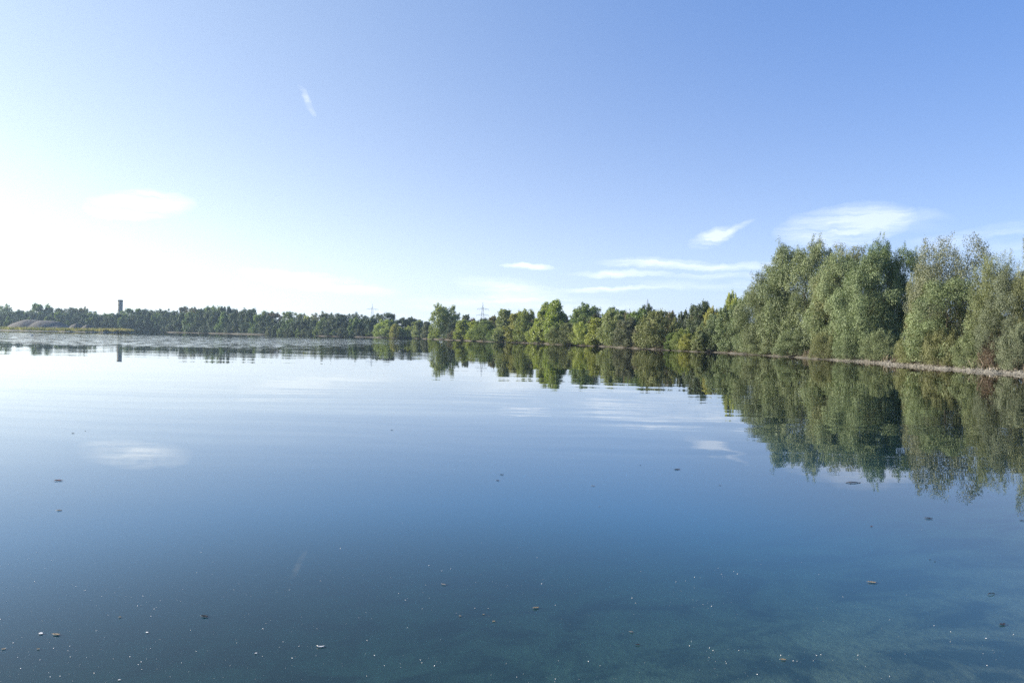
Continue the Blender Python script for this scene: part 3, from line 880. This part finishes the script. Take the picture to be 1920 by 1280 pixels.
def blades(name, pts, hmin, hmax, wid, mat, seed, per=1):
    R = np.random.RandomState(seed)
    P = np.repeat(np.asarray(pts, float), per, 0)
    n = len(P)
    h = (hmin + (hmax - hmin) * R.rand(n)) * (0.75 + 0.45 * np.sin(P[:, 0] * 0.23) * np.sin(P[:, 0] * 0.71 + P[:, 1]))
    a = R.rand(n) * 6.28
    lean = R.randn(n, 2) * 0.22 * h[:, None]
    dx = np.stack([np.cos(a), np.sin(a), np.zeros(n)], 1) * (wid * (0.5 + R.rand(n)))[:, None]
    v = np.empty((n, 4, 3))
    v[:, 0] = P - dx * .5
    v[:, 1] = P + dx * .5
    tip = P + np.concatenate([lean, h[:, None]], 1)
    mid = P + np.concatenate([lean * .4, h[:, None] * .6], 1)
    v[:, 2] = mid + dx * .45
    v[:, 3] = tip
    f = np.arange(n * 4).reshape(n, 4)
    return mesh_np(name, v.reshape(-1, 3), f, mat, False, [('tint', 'FACE', R.rand(n))])

GRASSM = leaf_mat('dry_grass', (0.08, 0.08, 0.045), (0.24, 0.22, 0.13), (0.42, 0.38, 0.26), 0.45, 0.03)
REEDM = leaf_mat('green_herbs', (0.035, 0.045, 0.02), (0.09, 0.105, 0.04), (0.18, 0.19, 0.09), 0.45, 0.03)
R_ = np.random.RandomState(9)
sv = np.array(svv).reshape(90, 14, 3)
gp, gp2 = [], []
for _ in range(60000):
    i = R_.randint(0, 89); j = R_.randint(1, 12)
    p = sv[i, j] + (sv[i + 1, j] - sv[i, j]) * R_.rand() + (sv[i, j + 1] - sv[i, j]) * R_.rand()
    if p[2] < 0.02: continue
    clump = math.sin(p[0] * 0.31) + math.sin(p[1] * 1.1 + p[0] * 0.13)
    (gp if (i > 52 or clump > 0.2) else gp2).append((p[0], p[1], max(p[2] - 0.05, 0)))
tag(link_mesh('dry_grass', blades('dry_grass', gp, 0.45, 1.5, 0.12, GRASSM, 3)), 'dry yellow grass on the low gravel spit at the left', 'grass', kind='stuff')
tag(link_mesh('green_herbs', blades('green_herbs', gp2, 0.45, 1.5, 0.14, REEDM, 4)), 'green herbs growing along the water edge of the gravel spit', 'grass', kind='stuff')

HEAPM = simple_mat('heap_gravel', (0.065, 0.063, 0.062), (0.125, 0.12, 0.116), 0.9, 0.95, 0.6)  # gravel colour darkened to paint in the shade on the heaps
def heap(x0, x1, top, dist, label, seed, humps):
    R = random.Random(seed)
    Wm = (x1 - x0) / FPX * dist
    Hm = (hor((x0 + x1) / 2) - top) / FPX * dist + CAM_H - 0.1
    cx = ((x0 + x1) / 2 - 960) / FPX * dist
    nx, ny = 64, 18
    vs, fs = [], []
    Dp = Wm * 0.35
    for i in range(nx):
        u = i / (nx - 1) * 2 - 1
        for j in range(ny):
            v = j / (ny - 1) * 2 - 1
            z = 0
            for (c, wd, hh) in humps:
                d = math.hypot((u - c) / wd, v * 1.05)
                z = max(z, hh * max(0.0, 1 - d * d) ** 0.8)
            z *= 1 + 0.02 * math.sin(u * 13 + v * 3 + seed)
            z += 0.012 * R.uniform(-1, 1) * (z > 0.02)
            vs.append((u * Wm / 2, v * Dp, z * Hm - (0.3 if z <= 0.001 else 0)))
    for i in range(nx - 1):
        for j in range(ny - 1):
            fs.append((i * ny + j, (i + 1) * ny + j, (i + 1) * ny + j + 1, i * ny + j + 1))
    o = link_mesh('gravel_heap', mesh_list('gravel_heap', vs, fs, HEAPM, True), loc=(cx, dist, 0.1))
    tag(o, label, 'gravel heap', 'gravel heaps behind the spit')
heap(16, 138, 599.5, 345, 'longest and highest grey gravel heap behind the grassy spit', 1, [(-0.28, 0.72, 1.0), (0.2, 0.72, 0.95), (0.66, 0.38, 0.55)])
heap(126, 160, 607, 335, 'small rounded gravel heap at the right end of the long heap', 2, [(0, 1.0, 1.0)])
heap(150, 178, 608.5, 330, 'lowest gravel heap, rightmost of the three behind the dry grass', 3, [(0, 1.0, 1.0)])

# ------------------------------------------------------------------ tower and pylons
def tower():
    dist = 560.0
    x, top = 224.3, 562.0
    s = dist / FPX
    X, Y = (x - 960) * s, dist
    H = (hor(x) - top) * s + CAM_H
    r = 4.25 * s
    root = empty('concrete_tower', (X, Y, 0))
    tag(root, 'slim round concrete tower rising above the far wood at the left', 'tower')
    cm = simple_mat('tower_concrete', (0.19, 0.185, 0.16), (0.27, 0.26, 0.225), 0.35, 0.9, 0.3)
    cd = simple_mat('tower_cap_concrete', (0.06, 0.06, 0.058), (0.10, 0.098, 0.09), 0.8, 0.9)
    t = Tubes(); t.tube([(0, 0, -1), (0, 0, H - 1.3)], [r, r], 28)
    link_mesh('shaft', t.mesh('shaft', cm), root)
    t = Tubes(); t.tube([(0, 0, H - 1.3), (0, 0, H - 1.25), (0, 0, H - 0.3), (0, 0, H)], [r * 0.98, r * 1.05, r * 1.05, r * 0.8], 28)
    link_mesh('cap', t.mesh('cap', cd), root)
    for k in range(4):
        b = Tubes(); z = H * (0.35 + 0.16 * k)
        b.tube([(0, 0, z), (0, 0, z + 0.25)], [r * 1.012, r * 1.012], 28, cap=False)
        link_mesh('ring_joint', b.mesh('ring_joint', cd), root)
tower()

STEEL = simple_mat('galvanised_steel', (0.19, 0.20, 0.21), (0.30, 0.31, 0.32), 0.5, 0.55, metallic=0.3)
def pylon(x, top, dist, arms, label):
    s = dist / FPX
    X, Y = (x - 960) * s, dist
    H = (hor(x) - top) * s + CAM_H
    root = empty('power_pylon', (X, Y, 0), RAD(8))
    tag(root, label, 'pylon', 'power pylons on the skyline')
    b = 0.085 * H; q = 0.13
    zt = H * 0.90
    t = Tubes()
    lev = [0, .12, .24, .35, .45, .54, .62, .69, .76, .82, .87, .90]
    def wdt(f): return b * (1 - f / 0.92) + 0.5
    def corner(f, i):
        a = wdt(f); return Vector((a * (1, -1, -1, 1)[i], a * (1, 1, -1, -1)[i], f * H))
    for i in range(4):
        t.tube([corner(0, i) + Vector((0, 0, -0.5)), corner(.90, i)], [q * 1.5, q], 4)
    link_mesh('leg_frame', t.mesh('leg_frame', STEEL, False), root)
    t = Tubes()
    for l0, l1 in zip(lev, lev[1:]):
        for i in range(4):
            j = (i + 1) % 4
            t.tube([corner(l0, i), corner(l1, j)], [q * .5] * 2, 3); t.tube([corner(l0, j), corner(l1, i)], [q * .5] * 2, 3)
            t.tube([corner(l1, i), corner(l1, j)], [q * .5] * 2, 3)
    link_mesh('bracing', t.mesh('bracing', STEEL, False), root)
    t = Tubes()
    for i in range(4): t.tube([corner(.90, i), (0, 0, H)], [q, q * .8], 4)
    link_mesh('peak', t.mesh('peak', STEEL, False), root)
    tips = []
    for yr, hw in arms:
        z = (hor(x) - yr) * s + CAM_H; hw = hw * s
        t = Tubes()
        for sy in (-0.6, 0.6):
            t.tube([(-hw, 0, z), (0, sy, z + 1.6), (hw, 0, z)], [q, q * 1.1, q], 4)
            t.tube([(-hw, 0, z), (0, sy, z - 0.1), (hw, 0, z)], [q, q * 1.1, q], 4)
        for k in range(-5, 6):
            xx = hw * k / 6; dz = 1.6 * (1 - abs(k) / 6)
            t.tube([(xx, 0, z), (xx, 0, z + dz)], [q * .5] * 2, 3)
        link_mesh('crossarm', t.mesh('crossarm', STEEL, False), root)
        for k in (-1, -0.55, 0.55, 1):
            i_ = Tubes(); i_.tube([(hw * k, 0, z), (hw * k, 0, z - 1.9)], [0.14, 0.14], 5)
            link_mesh('insulator', i_.mesh('insulator', STEEL, False), root)
            tips.append((hw * k, z - 1.9))
    return X, Y, tips
P1 = pylon(697, 569, 1100, [(579.5, 10.5)], 'small pylon with one visible crossarm over the far wood, leftmost of the three')
P2 = pylon(903.8, 566.5, 900, [(579, 10.5), (590.5, 11.5)], 'pylon with two crossarms above the thicket right of the lone tree')
P3 = pylon(1212.5, 560, 720, [(575.5, 10), (590, 12)], 'pylon mostly hidden behind trees, rightmost of the three')
WIREM = simple_mat('aluminium_wire', (0.22, 0.23, 0.24), (0.30, 0.31, 0.32), 1, 0.6)
def wires(A, B, label):
    root = empty('power_line', (A[0], A[1], 0))
    tag(root, label, 'power line', 'overhead power lines')
    for (xa, za), (xb, zb) in zip(A[2], B[2]):
        t = Tubes()
        p0 = Vector((xa, 0, za)); p1 = Vector((B[0] - A[0] + xb, B[1] - A[1], zb))
        pts = []
        for k in range(13):
            q = k / 12
            p = p0.lerp(p1, q); p.z -= 4 * q * (1 - q) * 8.0
            pts.append(p)
        t.tube(pts, [0.045] * 13, 4)
        link_mesh('conductor', t.mesh('conductor', WIREM, False), root)
wires(P2, (P1[0], P1[1], P1[2] + P1[2]), 'sagging power line between the left and the middle pylon')
wires(P2, P3, 'sagging power line between the middle and the right pylon')

# ------------------------------------------------------------------ beach pebbles and driftwood
STONEM = simple_mat('pebble', (0.075, 0.070, 0.06), (0.30, 0.285, 0.25), 3.0, 0.85)
def pebbles():
    R = np.random.RandomState(12)
    n = 24000
    a = R.uniform(25, 39.5, n)
    rs = r_shore(a)
    t = np.abs(R.randn(n)) * 1.8 - 0.15
    r = rs + t
    x, y = r * np.sin(np.radians(a)), r * np.cos(np.radians(a))
    z = land_height(a, np.maximum(t, 0))
    s = 0.02 + 0.07 * R.rand(n) ** 2.5
    octa = np.array([(1, 0, 0), (0, 1, 0), (-1, 0, 0), (0, -1, 0), (0, 0, 0.7), (0, 0, -0.4)])
    fc = np.array([(0, 1, 4), (1, 2, 4), (2, 3, 4), (3, 0, 4), (1, 0, 5), (2, 1, 5), (3, 2, 5), (0, 3, 5)])
    th = R.rand(n) * 6.28
    c, s_ = np.cos(th), np.sin(th)
    v = np.repeat(octa[None], n, 0) * (0.7 + 0.6 * R.rand(n, 6, 1))
    vx = v[..., 0] * c[:, None] - v[..., 1] * s_[:, None]
    vy = v[..., 0] * s_[:, None] + v[..., 1] * c[:, None]
    v = np.stack([vx, vy * 0.8, v[..., 2]], -1) * s[:, None, None] + np.stack([x, y, z + s * 0.2], 1)[:, None]
    f = (np.arange(n)[:, None, None] * 6 + fc[None]).reshape(-1, 3)
    return mesh_np('beach_pebbles', v.reshape(-1, 3), f, STONEM, False)
tag(link_mesh('beach_pebbles', pebbles()), 'loose pebbles scattered along the gravel beach below the willows', 'pebbles', kind='stuff')

WOODM = simple_mat('bleached_wood', (0.34, 0.30, 0.25), (0.62, 0.58, 0.52), 9, 0.8, 0.3)
def driftwood(x, y, length_px, ang, label, seed):
    R = random.Random(seed)
    d = ray(x, y)
    t = 5.0
    while t < 300 and (CAM_H + d.z * t) > (ground_z(d.x * t, d.y * t) if math.hypot(d.x, d.y) * t > float(r_shore(bearing(d.x, d.y))) + 0.3 else -1):
        t += 0.1
    p = Vector((d.x * t, d.y * t, 0))
    L = length_px / FPX * p.y
    root = empty('driftwood_log', (p.x, p.y, ground_z(p.x, p.y)), RAD(ang))
    tag(root, label, 'driftwood', 'bleached driftwood on the beach')
    t = Tubes()
    r = L * 0.055
    t.tube([(-L / 2, 0, r), (-L / 4, R.uniform(-.05, .05), r * 1.2), (0.05, 0, r * 1.4), (L / 2, R.uniform(-.1, .1), r * 0.9)], [r * 0.8, r, r * .9, r * .35], 7)
    link_mesh('trunk_piece', t.mesh('trunk_piece', WOODM), root)
    b = Tubes()
    b.tube([(L * 0.1, 0, r * 1.4), (L * 0.25, -0.12 * L, r * 2.6), (L * 0.36, -0.2 * L, r * 1.5)], [r * .45, r * .3, r * .12], 5)
    b.tube([(-L * 0.1, 0, r * 1.4), (-L * 0.22, 0.14 * L, r * 2.8)], [r * .4, r * .15], 5)
    link_mesh('branch', b.mesh('branch', WOODM), root)
driftwood(1868, 693, 26, 4, 'longest bleached branch lying at the waterline near the right edge', 1)
driftwood(1824, 682, 13, -20, 'short pale log at the top of the beach below the brown hollow', 2)
driftwood(1724, 676, 18, 3, 'slim pale log below the dark gap between the shrubs', 3)
driftwood(1662, 677, 9, -5, 'small pale piece of wood near the left start of the beach', 4)
driftwood(1452, 667, 8, 0, 'tiny bleached stick by the water below the left willows', 5)

def bank_strip(n, t0, t1, seed, a0, a1):
    R = np.random.RandomState(seed)
    a = R.uniform(a0, a1, n)
    keep = (np.sin(a * 7.3) + np.sin(a * 17.9 + 1) + 0.9 * R.randn(n)) > 0.2
    a = a[keep]
    t = t0 + (t1 - t0) * R.rand(len(a)) ** 0.8
    r = r_shore(a) + t
    return np.stack([r * np.sin(np.radians(a)), r * np.cos(np.radians(a)), land_height(a, t) - 0.03], 1)
TWIGM = leaf_mat('dead_twig', (0.05, 0.035, 0.025), (0.13, 0.095, 0.07), (0.30, 0.25, 0.20), 0.1, 0.02)
tag(link_mesh('bank_grass', blades('bank_grass', bank_strip(26000, 1.6, 4.5, 31, 4, 39), 0.12, 0.55, 0.035, REEDM, 5)), 'grass and low weeds growing along the top of the right bank', 'grass', kind='stuff')
tag(link_mesh('dead_twigs', blades('dead_twigs', bank_strip(9000, 1.2, 4.5, 32, 20, 39), 0.15, 0.9, 0.02, TWIGM, 6)), 'dead brown twigs and roots under the willows at the back of the beach', 'twigs', kind='stuff')

# ------------------------------------------------------------------ things afloat
LEAFC = {
    'red': simple_mat('red_brown_leaf', (0.11, 0.035, 0.02), (0.26, 0.09, 0.05), 40, 0.5),
    'tan': simple_mat('tan_leaf', (0.20, 0.155, 0.09), (0.42, 0.34, 0.22), 40, 0.5),
    'dark': simple_mat('dark_wet_leaf', (0.02, 0.014, 0.01), (0.07, 0.05, 0.035), 40, 0.35),
    'white': simple_mat('white_petal', (0.6, 0.6, 0.58), (0.85, 0.85, 0.83), 30, 0.5),
    'grey': simple_mat('grey_leaf_afloat', (0.14, 0.13, 0.12), (0.32, 0.30, 0.27), 40, 0.5),
}
def afloat(x, y, size_px, colour, label, kind='leaf', seed=0, ang=None, cat=None):
    R = random.Random(seed * 31 + int(x))
    p = at(x, y)
    L = size_px * 0.74 / FPX * p.y
    name = {'leaf': 'fallen_leaf', 'twig': 'floating_twig', 'feather': 'floating_feather', 'bit': 'floating_petal'}[kind]
    root = empty(name, (p.x, p.y, 0.0), RAD(R.uniform(-25, 25) if ang is None else ang))
    tag(root, label, cat or {'leaf': 'leaf', 'twig': 'twig', 'feather': 'feather', 'bit': 'petal'}[kind], 'things floating on the lake')
    m = LEAFC[colour]
    if kind in ('leaf', 'bit', 'feather'):
        nx, ny = 9, 5
        vs, fs = [], []
        wide = {'leaf': 0.25, 'bit': 0.36, 'feather': 0.11}[kind]
        curl = {'leaf': 0.26, 'bit': 0.2, 'feather': 0.4}[kind] * (0.7 + 0.6 * R.random())
        tilt = R.uniform(-0.3, 0.3)
        for i in range(nx):
            u = i / (nx - 1)
            hw = wide * L * math.sin(math.pi * min(max(u, 0.03), 0.97)) ** 0.7 * (1.25 - 0.55 * u)
            for j in range(ny):
                v = j / (ny - 1) * 2 - 1
                z = abs(v) ** 1.6 * hw * curl * (1.2 + tilt * v) + (abs(u - 0.5) * 2) ** 2.4 * L * 0.09 * (0.5 + R.random()) + 0.004
                if kind == 'feather':
                    vs.append(((u - .5) * L, v * hw + (u - .5) ** 2 * L * 0.9, z))
                else:
                    vs.append(((u - .5) * L, v * hw * (1 - 0.35 * curl) * (1 + 0.12 * math.sin(u * 19)), z))
        for i in range(nx - 1):
            for j in range(ny - 1):
                fs.append((i * ny + j, (i + 1) * ny + j, (i + 1) * ny + j + 1, i * ny + j + 1))
        me = mesh_list('blade', vs, fs, m, True)
        o = link_mesh('blade', me, root)
        sol = o.modifiers.new('thickness', 'SOLIDIFY'); sol.thickness = 0.0012
        if kind != 'bit':
            t = Tubes()
            t.tube([(-L * .72, R.uniform(-.05, .05) * L, 0.006), (-L * .5, 0, 0.006), (0, 0, 0.008), (L * .42, 0, 0.012)], [L * .012, L * .014, L * .012, L * .004], 5)
            if kind == 'leaf': link_mesh('stalk', t.mesh('stalk', m), root)
    else:
        t = Tubes()
        t.tube([(-L / 2, 0, 0.003), (-L * .2, .05 * L, 0.012), (L * .1, -.02 * L, 0.010), (L / 2, .04 * L, 0.003)], [L * .012, L * .03, L * .03, L * .012], 6)
        link_mesh('stem', t.mesh('stem', m), root)
        t = Tubes()
        for k in range(5):
            xx = R.uniform(-.4, .35) * L
            t.tube([(xx, 0, 0.01), (xx + R.uniform(-.05, .12) * L, R.uniform(-.16, .16) * L, R.uniform(0.004, 0.05 * L + 0.01))], [L * .02, L * .008], 5)
        link_mesh('side_twigs', t.mesh('side_twigs', m), root)
FLOAT = [
    (110, 901, 18, 'red', 'leaf', 'curled red brown leaf floating at the left, alone in the pale water'),
    (111, 957, 13, 'tan', 'leaf', 'small pale leaf floating just below the red brown leaf'),
    (137, 812, 8, 'dark', 'leaf', 'thin dark leaf, lower of two specks far out at the left'),
    (160, 808, 4, 'dark', 'leaf', 'tiny dark leaf, upper of two specks far out at the left'),
    (735, 806, 6, 'dark', 'leaf', 'single dark leaf far out in the middle left water'),
    (941, 890, 9, 'dark', 'leaf', 'dark leaf at the middle of the lake, upper and larger of a pair'),
    (933, 901, 9, 'dark', 'leaf', 'thin dark leaf, lower of the pair at the middle of the lake'),
    (1112, 911, 9, 'grey', 'leaf', 'small bent grey leaf right of the middle pair'),
    (1124, 950, 4, 'grey', 'leaf', 'tiny grey speck of leaf below the bent grey leaf'),
    (1201, 872, 4, 'dark', 'leaf', 'tiny dark speck of leaf left of the long dark one'),
    (1270, 880, 16, 'dark', 'leaf', 'flat dark leaf below the reflection of the small arrow shaped cloud'),
    (1350, 910, 5, 'dark', 'leaf', 'tiny dark leaf in open water left of the floating stick'),
    (1600, 905, 42, 'dark', 'twig', 'long dark stick floating below the reflected willows'),
    (1742, 972, 17, 'dark', 'leaf', 'dark leaf floating below the tip of the reflected airy willow'),
    (1634, 987, 7, 'red', 'leaf', 'small reddish leaf left of and below the dark leaf'),
    (1916, 976, 10, 'dark', 'leaf', 'dark leaf cut by the right edge of the photo'),
    (1744, 1049, 5, 'dark', 'leaf', 'tiny dark leaf, left of two faint specks at the right'),
    (1753, 1053, 5, 'dark', 'leaf', 'tiny dark leaf, right of two faint specks at the right'),
    (832, 1096, 12, 'grey', 'leaf', 'flat greyish leaf in the lower middle water'),
    (1005, 1140, 16, 'tan', 'leaf', 'crumpled pale tan leaf near the bottom middle'),
    (384, 1156, 17, 'dark', 'leaf', 'violet dark leaf with a raised tip at the lower left'),
    (602, 1213, 21, 'white', 'feather', 'curved white feather near the bottom left of centre'),
    (77, 1188, 12, 'white', 'bit', 'pair-like white petal bit at the lower left, left of the larger one'),
    (106, 1190, 19, 'tan', 'leaf', 'whitish curled leaf right of the white petal bit'),
    (7, 1217, 8, 'tan', 'bit', 'pale yellowish bit at the left edge near the bottom'),
    (72, 1217, 7, 'tan', 'bit', 'faint greenish bit below the white petal'),
    (225, 1157, 6, 'tan', 'bit', 'small bright orange white bit above the bottom left'),
    (276, 1186, 7, 'white', 'bit', 'small slanted pale bit right of the bright one'),
    (480, 1225, 6, 'white', 'bit', 'tiny white flake left of the curved feather'),
    (863, 1155, 6, 'tan', 'bit', 'tiny pale flake, left of three above the bottom middle'),
    (907, 1152, 5, 'tan', 'bit', 'tiny pale flake, uppermost of three above the bottom middle'),
    (926, 1165, 7, 'tan', 'bit', 'tiny pale flake, lowest of three above the bottom middle'),
    (1184, 1185, 10, 'grey', 'leaf', 'slim grey leaf above the small dark one at the bottom'),
    (1196, 1209, 11, 'dark', 'leaf', 'small dark rounded leaf at the bottom right of centre'),
    (1636, 1092, 20, 'tan', 'leaf', 'tan leaf curled like a small boat at the lower right'),
    (1859, 1114, 32, 'dark', 'twig', 'dark knobbly twig floating at the lower right'),
    (1880, 1171, 20, 'dark', 'leaf', 'brown half sunken leaf below the dark knobbly twig'),
    (1849, 1197, 5, 'white', 'bit', 'round white flake below the brown half sunken leaf'),
    (1469, 1237, 14, 'tan', 'leaf', 'crumpled pale leaf at the bottom, over the dark weed patches'),
    (224, 1275, 6, 'white', 'bit', 'white flake at the very bottom left'),
]
for i, (x, y, s, c, k, lab) in enumerate(FLOAT):
    afloat(x, y, s, c, lab, k, i)

def specks():
    R = np.random.RandomState(21)
    P = []
    centres = [(R.rand() ** 2.4 * 1920, 985 + 300 * R.rand() ** 0.7, 20 + 90 * R.rand(), 4 + 16 * R.rand()) for _ in range(60)]
    while len(P) < 700:
        if R.rand() < 0.6:
            c = centres[R.randint(60)]
            x = c[0] + R.randn() * c[2]; y = c[1] + R.randn() * c[3]
        else:
            x = R.rand() ** 1.8 * 1920; y = 960 + 330 * R.rand() ** 0.6
        if y < 950 or y > 1300 or x < -40 or x > 1960: continue
        if y < 1040 and R.rand() > 0.4: continue
        p = at(x, y); P.append((p.x, p.y, 0.002))
    P = np.array(P); n = len(P)
    s = 0.0009 + 0.0030 * R.rand(n) ** 5
    octa = np.array([(1, 0, 0), (0, 1, 0), (-1, 0, 0), (0, -1, 0), (0, 0, 0.8), (0, 0, -0.4)])
    fc = np.array([(0, 1, 4), (1, 2, 4), (2, 3, 4), (3, 0, 4), (1, 0, 5), (2, 1, 5), (3, 2, 5), (0, 3, 5)])
    v = octa[None] * s[:, None, None] + P[:, None]
    f = (np.arange(n)[:, None, None] * 6 + fc[None]).reshape(-1, 3)
    return mesh_np('water_specks', v.reshape(-1, 3), f, LEAFC['white'])
tag(link_mesh('water_specks', specks()), 'tiny white specks of pollen floating on the near water', 'pollen', kind='stuff')

# white water birds far out
BIRDM = simple_mat('white_feathers', (0.75, 0.75, 0.73), (0.88, 0.88, 0.86), 6, 0.7)
BEAKM = simple_mat('orange_beak', (0.6, 0.25, 0.04), (0.7, 0.33, 0.06), 6, 0.5)
def bird(x, y, label):
    p = at(x, y)
    root = empty('water_bird', (p.x, p.y, 0), RAD(200))
    tag(root, label, 'bird', 'white birds near the spit')
    t = Tubes()
    t.tube([(-.34, 0, .16), (-.22, 0, .12), (-.05, 0, .11), (.12, 0, .12), (.20, 0, .17), (.22, 0, .28), (.25, 0, .36), (.30, 0, .37), (.34, 0, .36)],
           [.01, .08, .13, .10, .05, .035, .05, .045, .02], 10)
    link_mesh('body', t.mesh('body', BIRDM), root)
    t = Tubes(); t.tube([(.33, 0, .36), (.41, 0, .35)], [.018, .004], 6)
    link_mesh('beak', t.mesh('beak', BEAKM), root)
    for sy in (-1, 1):
        t = Tubes(); t.tube([(.08, sy * .09, .15), (-.10, sy * .11, .17), (-.32, sy * .03, .19)], [.03, .05, .008], 6)
        link_mesh('wing', t.mesh('wing', BIRDM), root)
bird(59.5, 629, 'white bird swimming in front of the grassy spit at the left')

# ------------------------------------------------------------------ thin summer haze
def haze():
    m, g, out = material('haze_air')
    v = g.n('ShaderNodeVolumePrincipled')
    v.inputs['Color'].default_value = (0.55, 0.76, 1.0, 1)
    v.inputs['Density'].default_value = 0.00019
    v.inputs['Anisotropy'].default_value = 0.4
    g.t.links.new(v.outputs[0], out.inputs['Volume'])
    a, z0, z1 = 2200.0, -8.0, 75.0
    vs = [(x, y, z) for z in (z0, z1) for x, y in ((-a, -a), (a, -a), (a, a), (-a, a))]
    fs = [(3, 2, 1, 0), (4, 5, 6, 7), (0, 1, 5, 4), (1, 2, 6, 5), (2, 3, 7, 6), (3, 0, 4, 7)]
    tag(link_mesh('haze', mesh_list('haze', vs, fs, m)), kind='stuff')
haze()
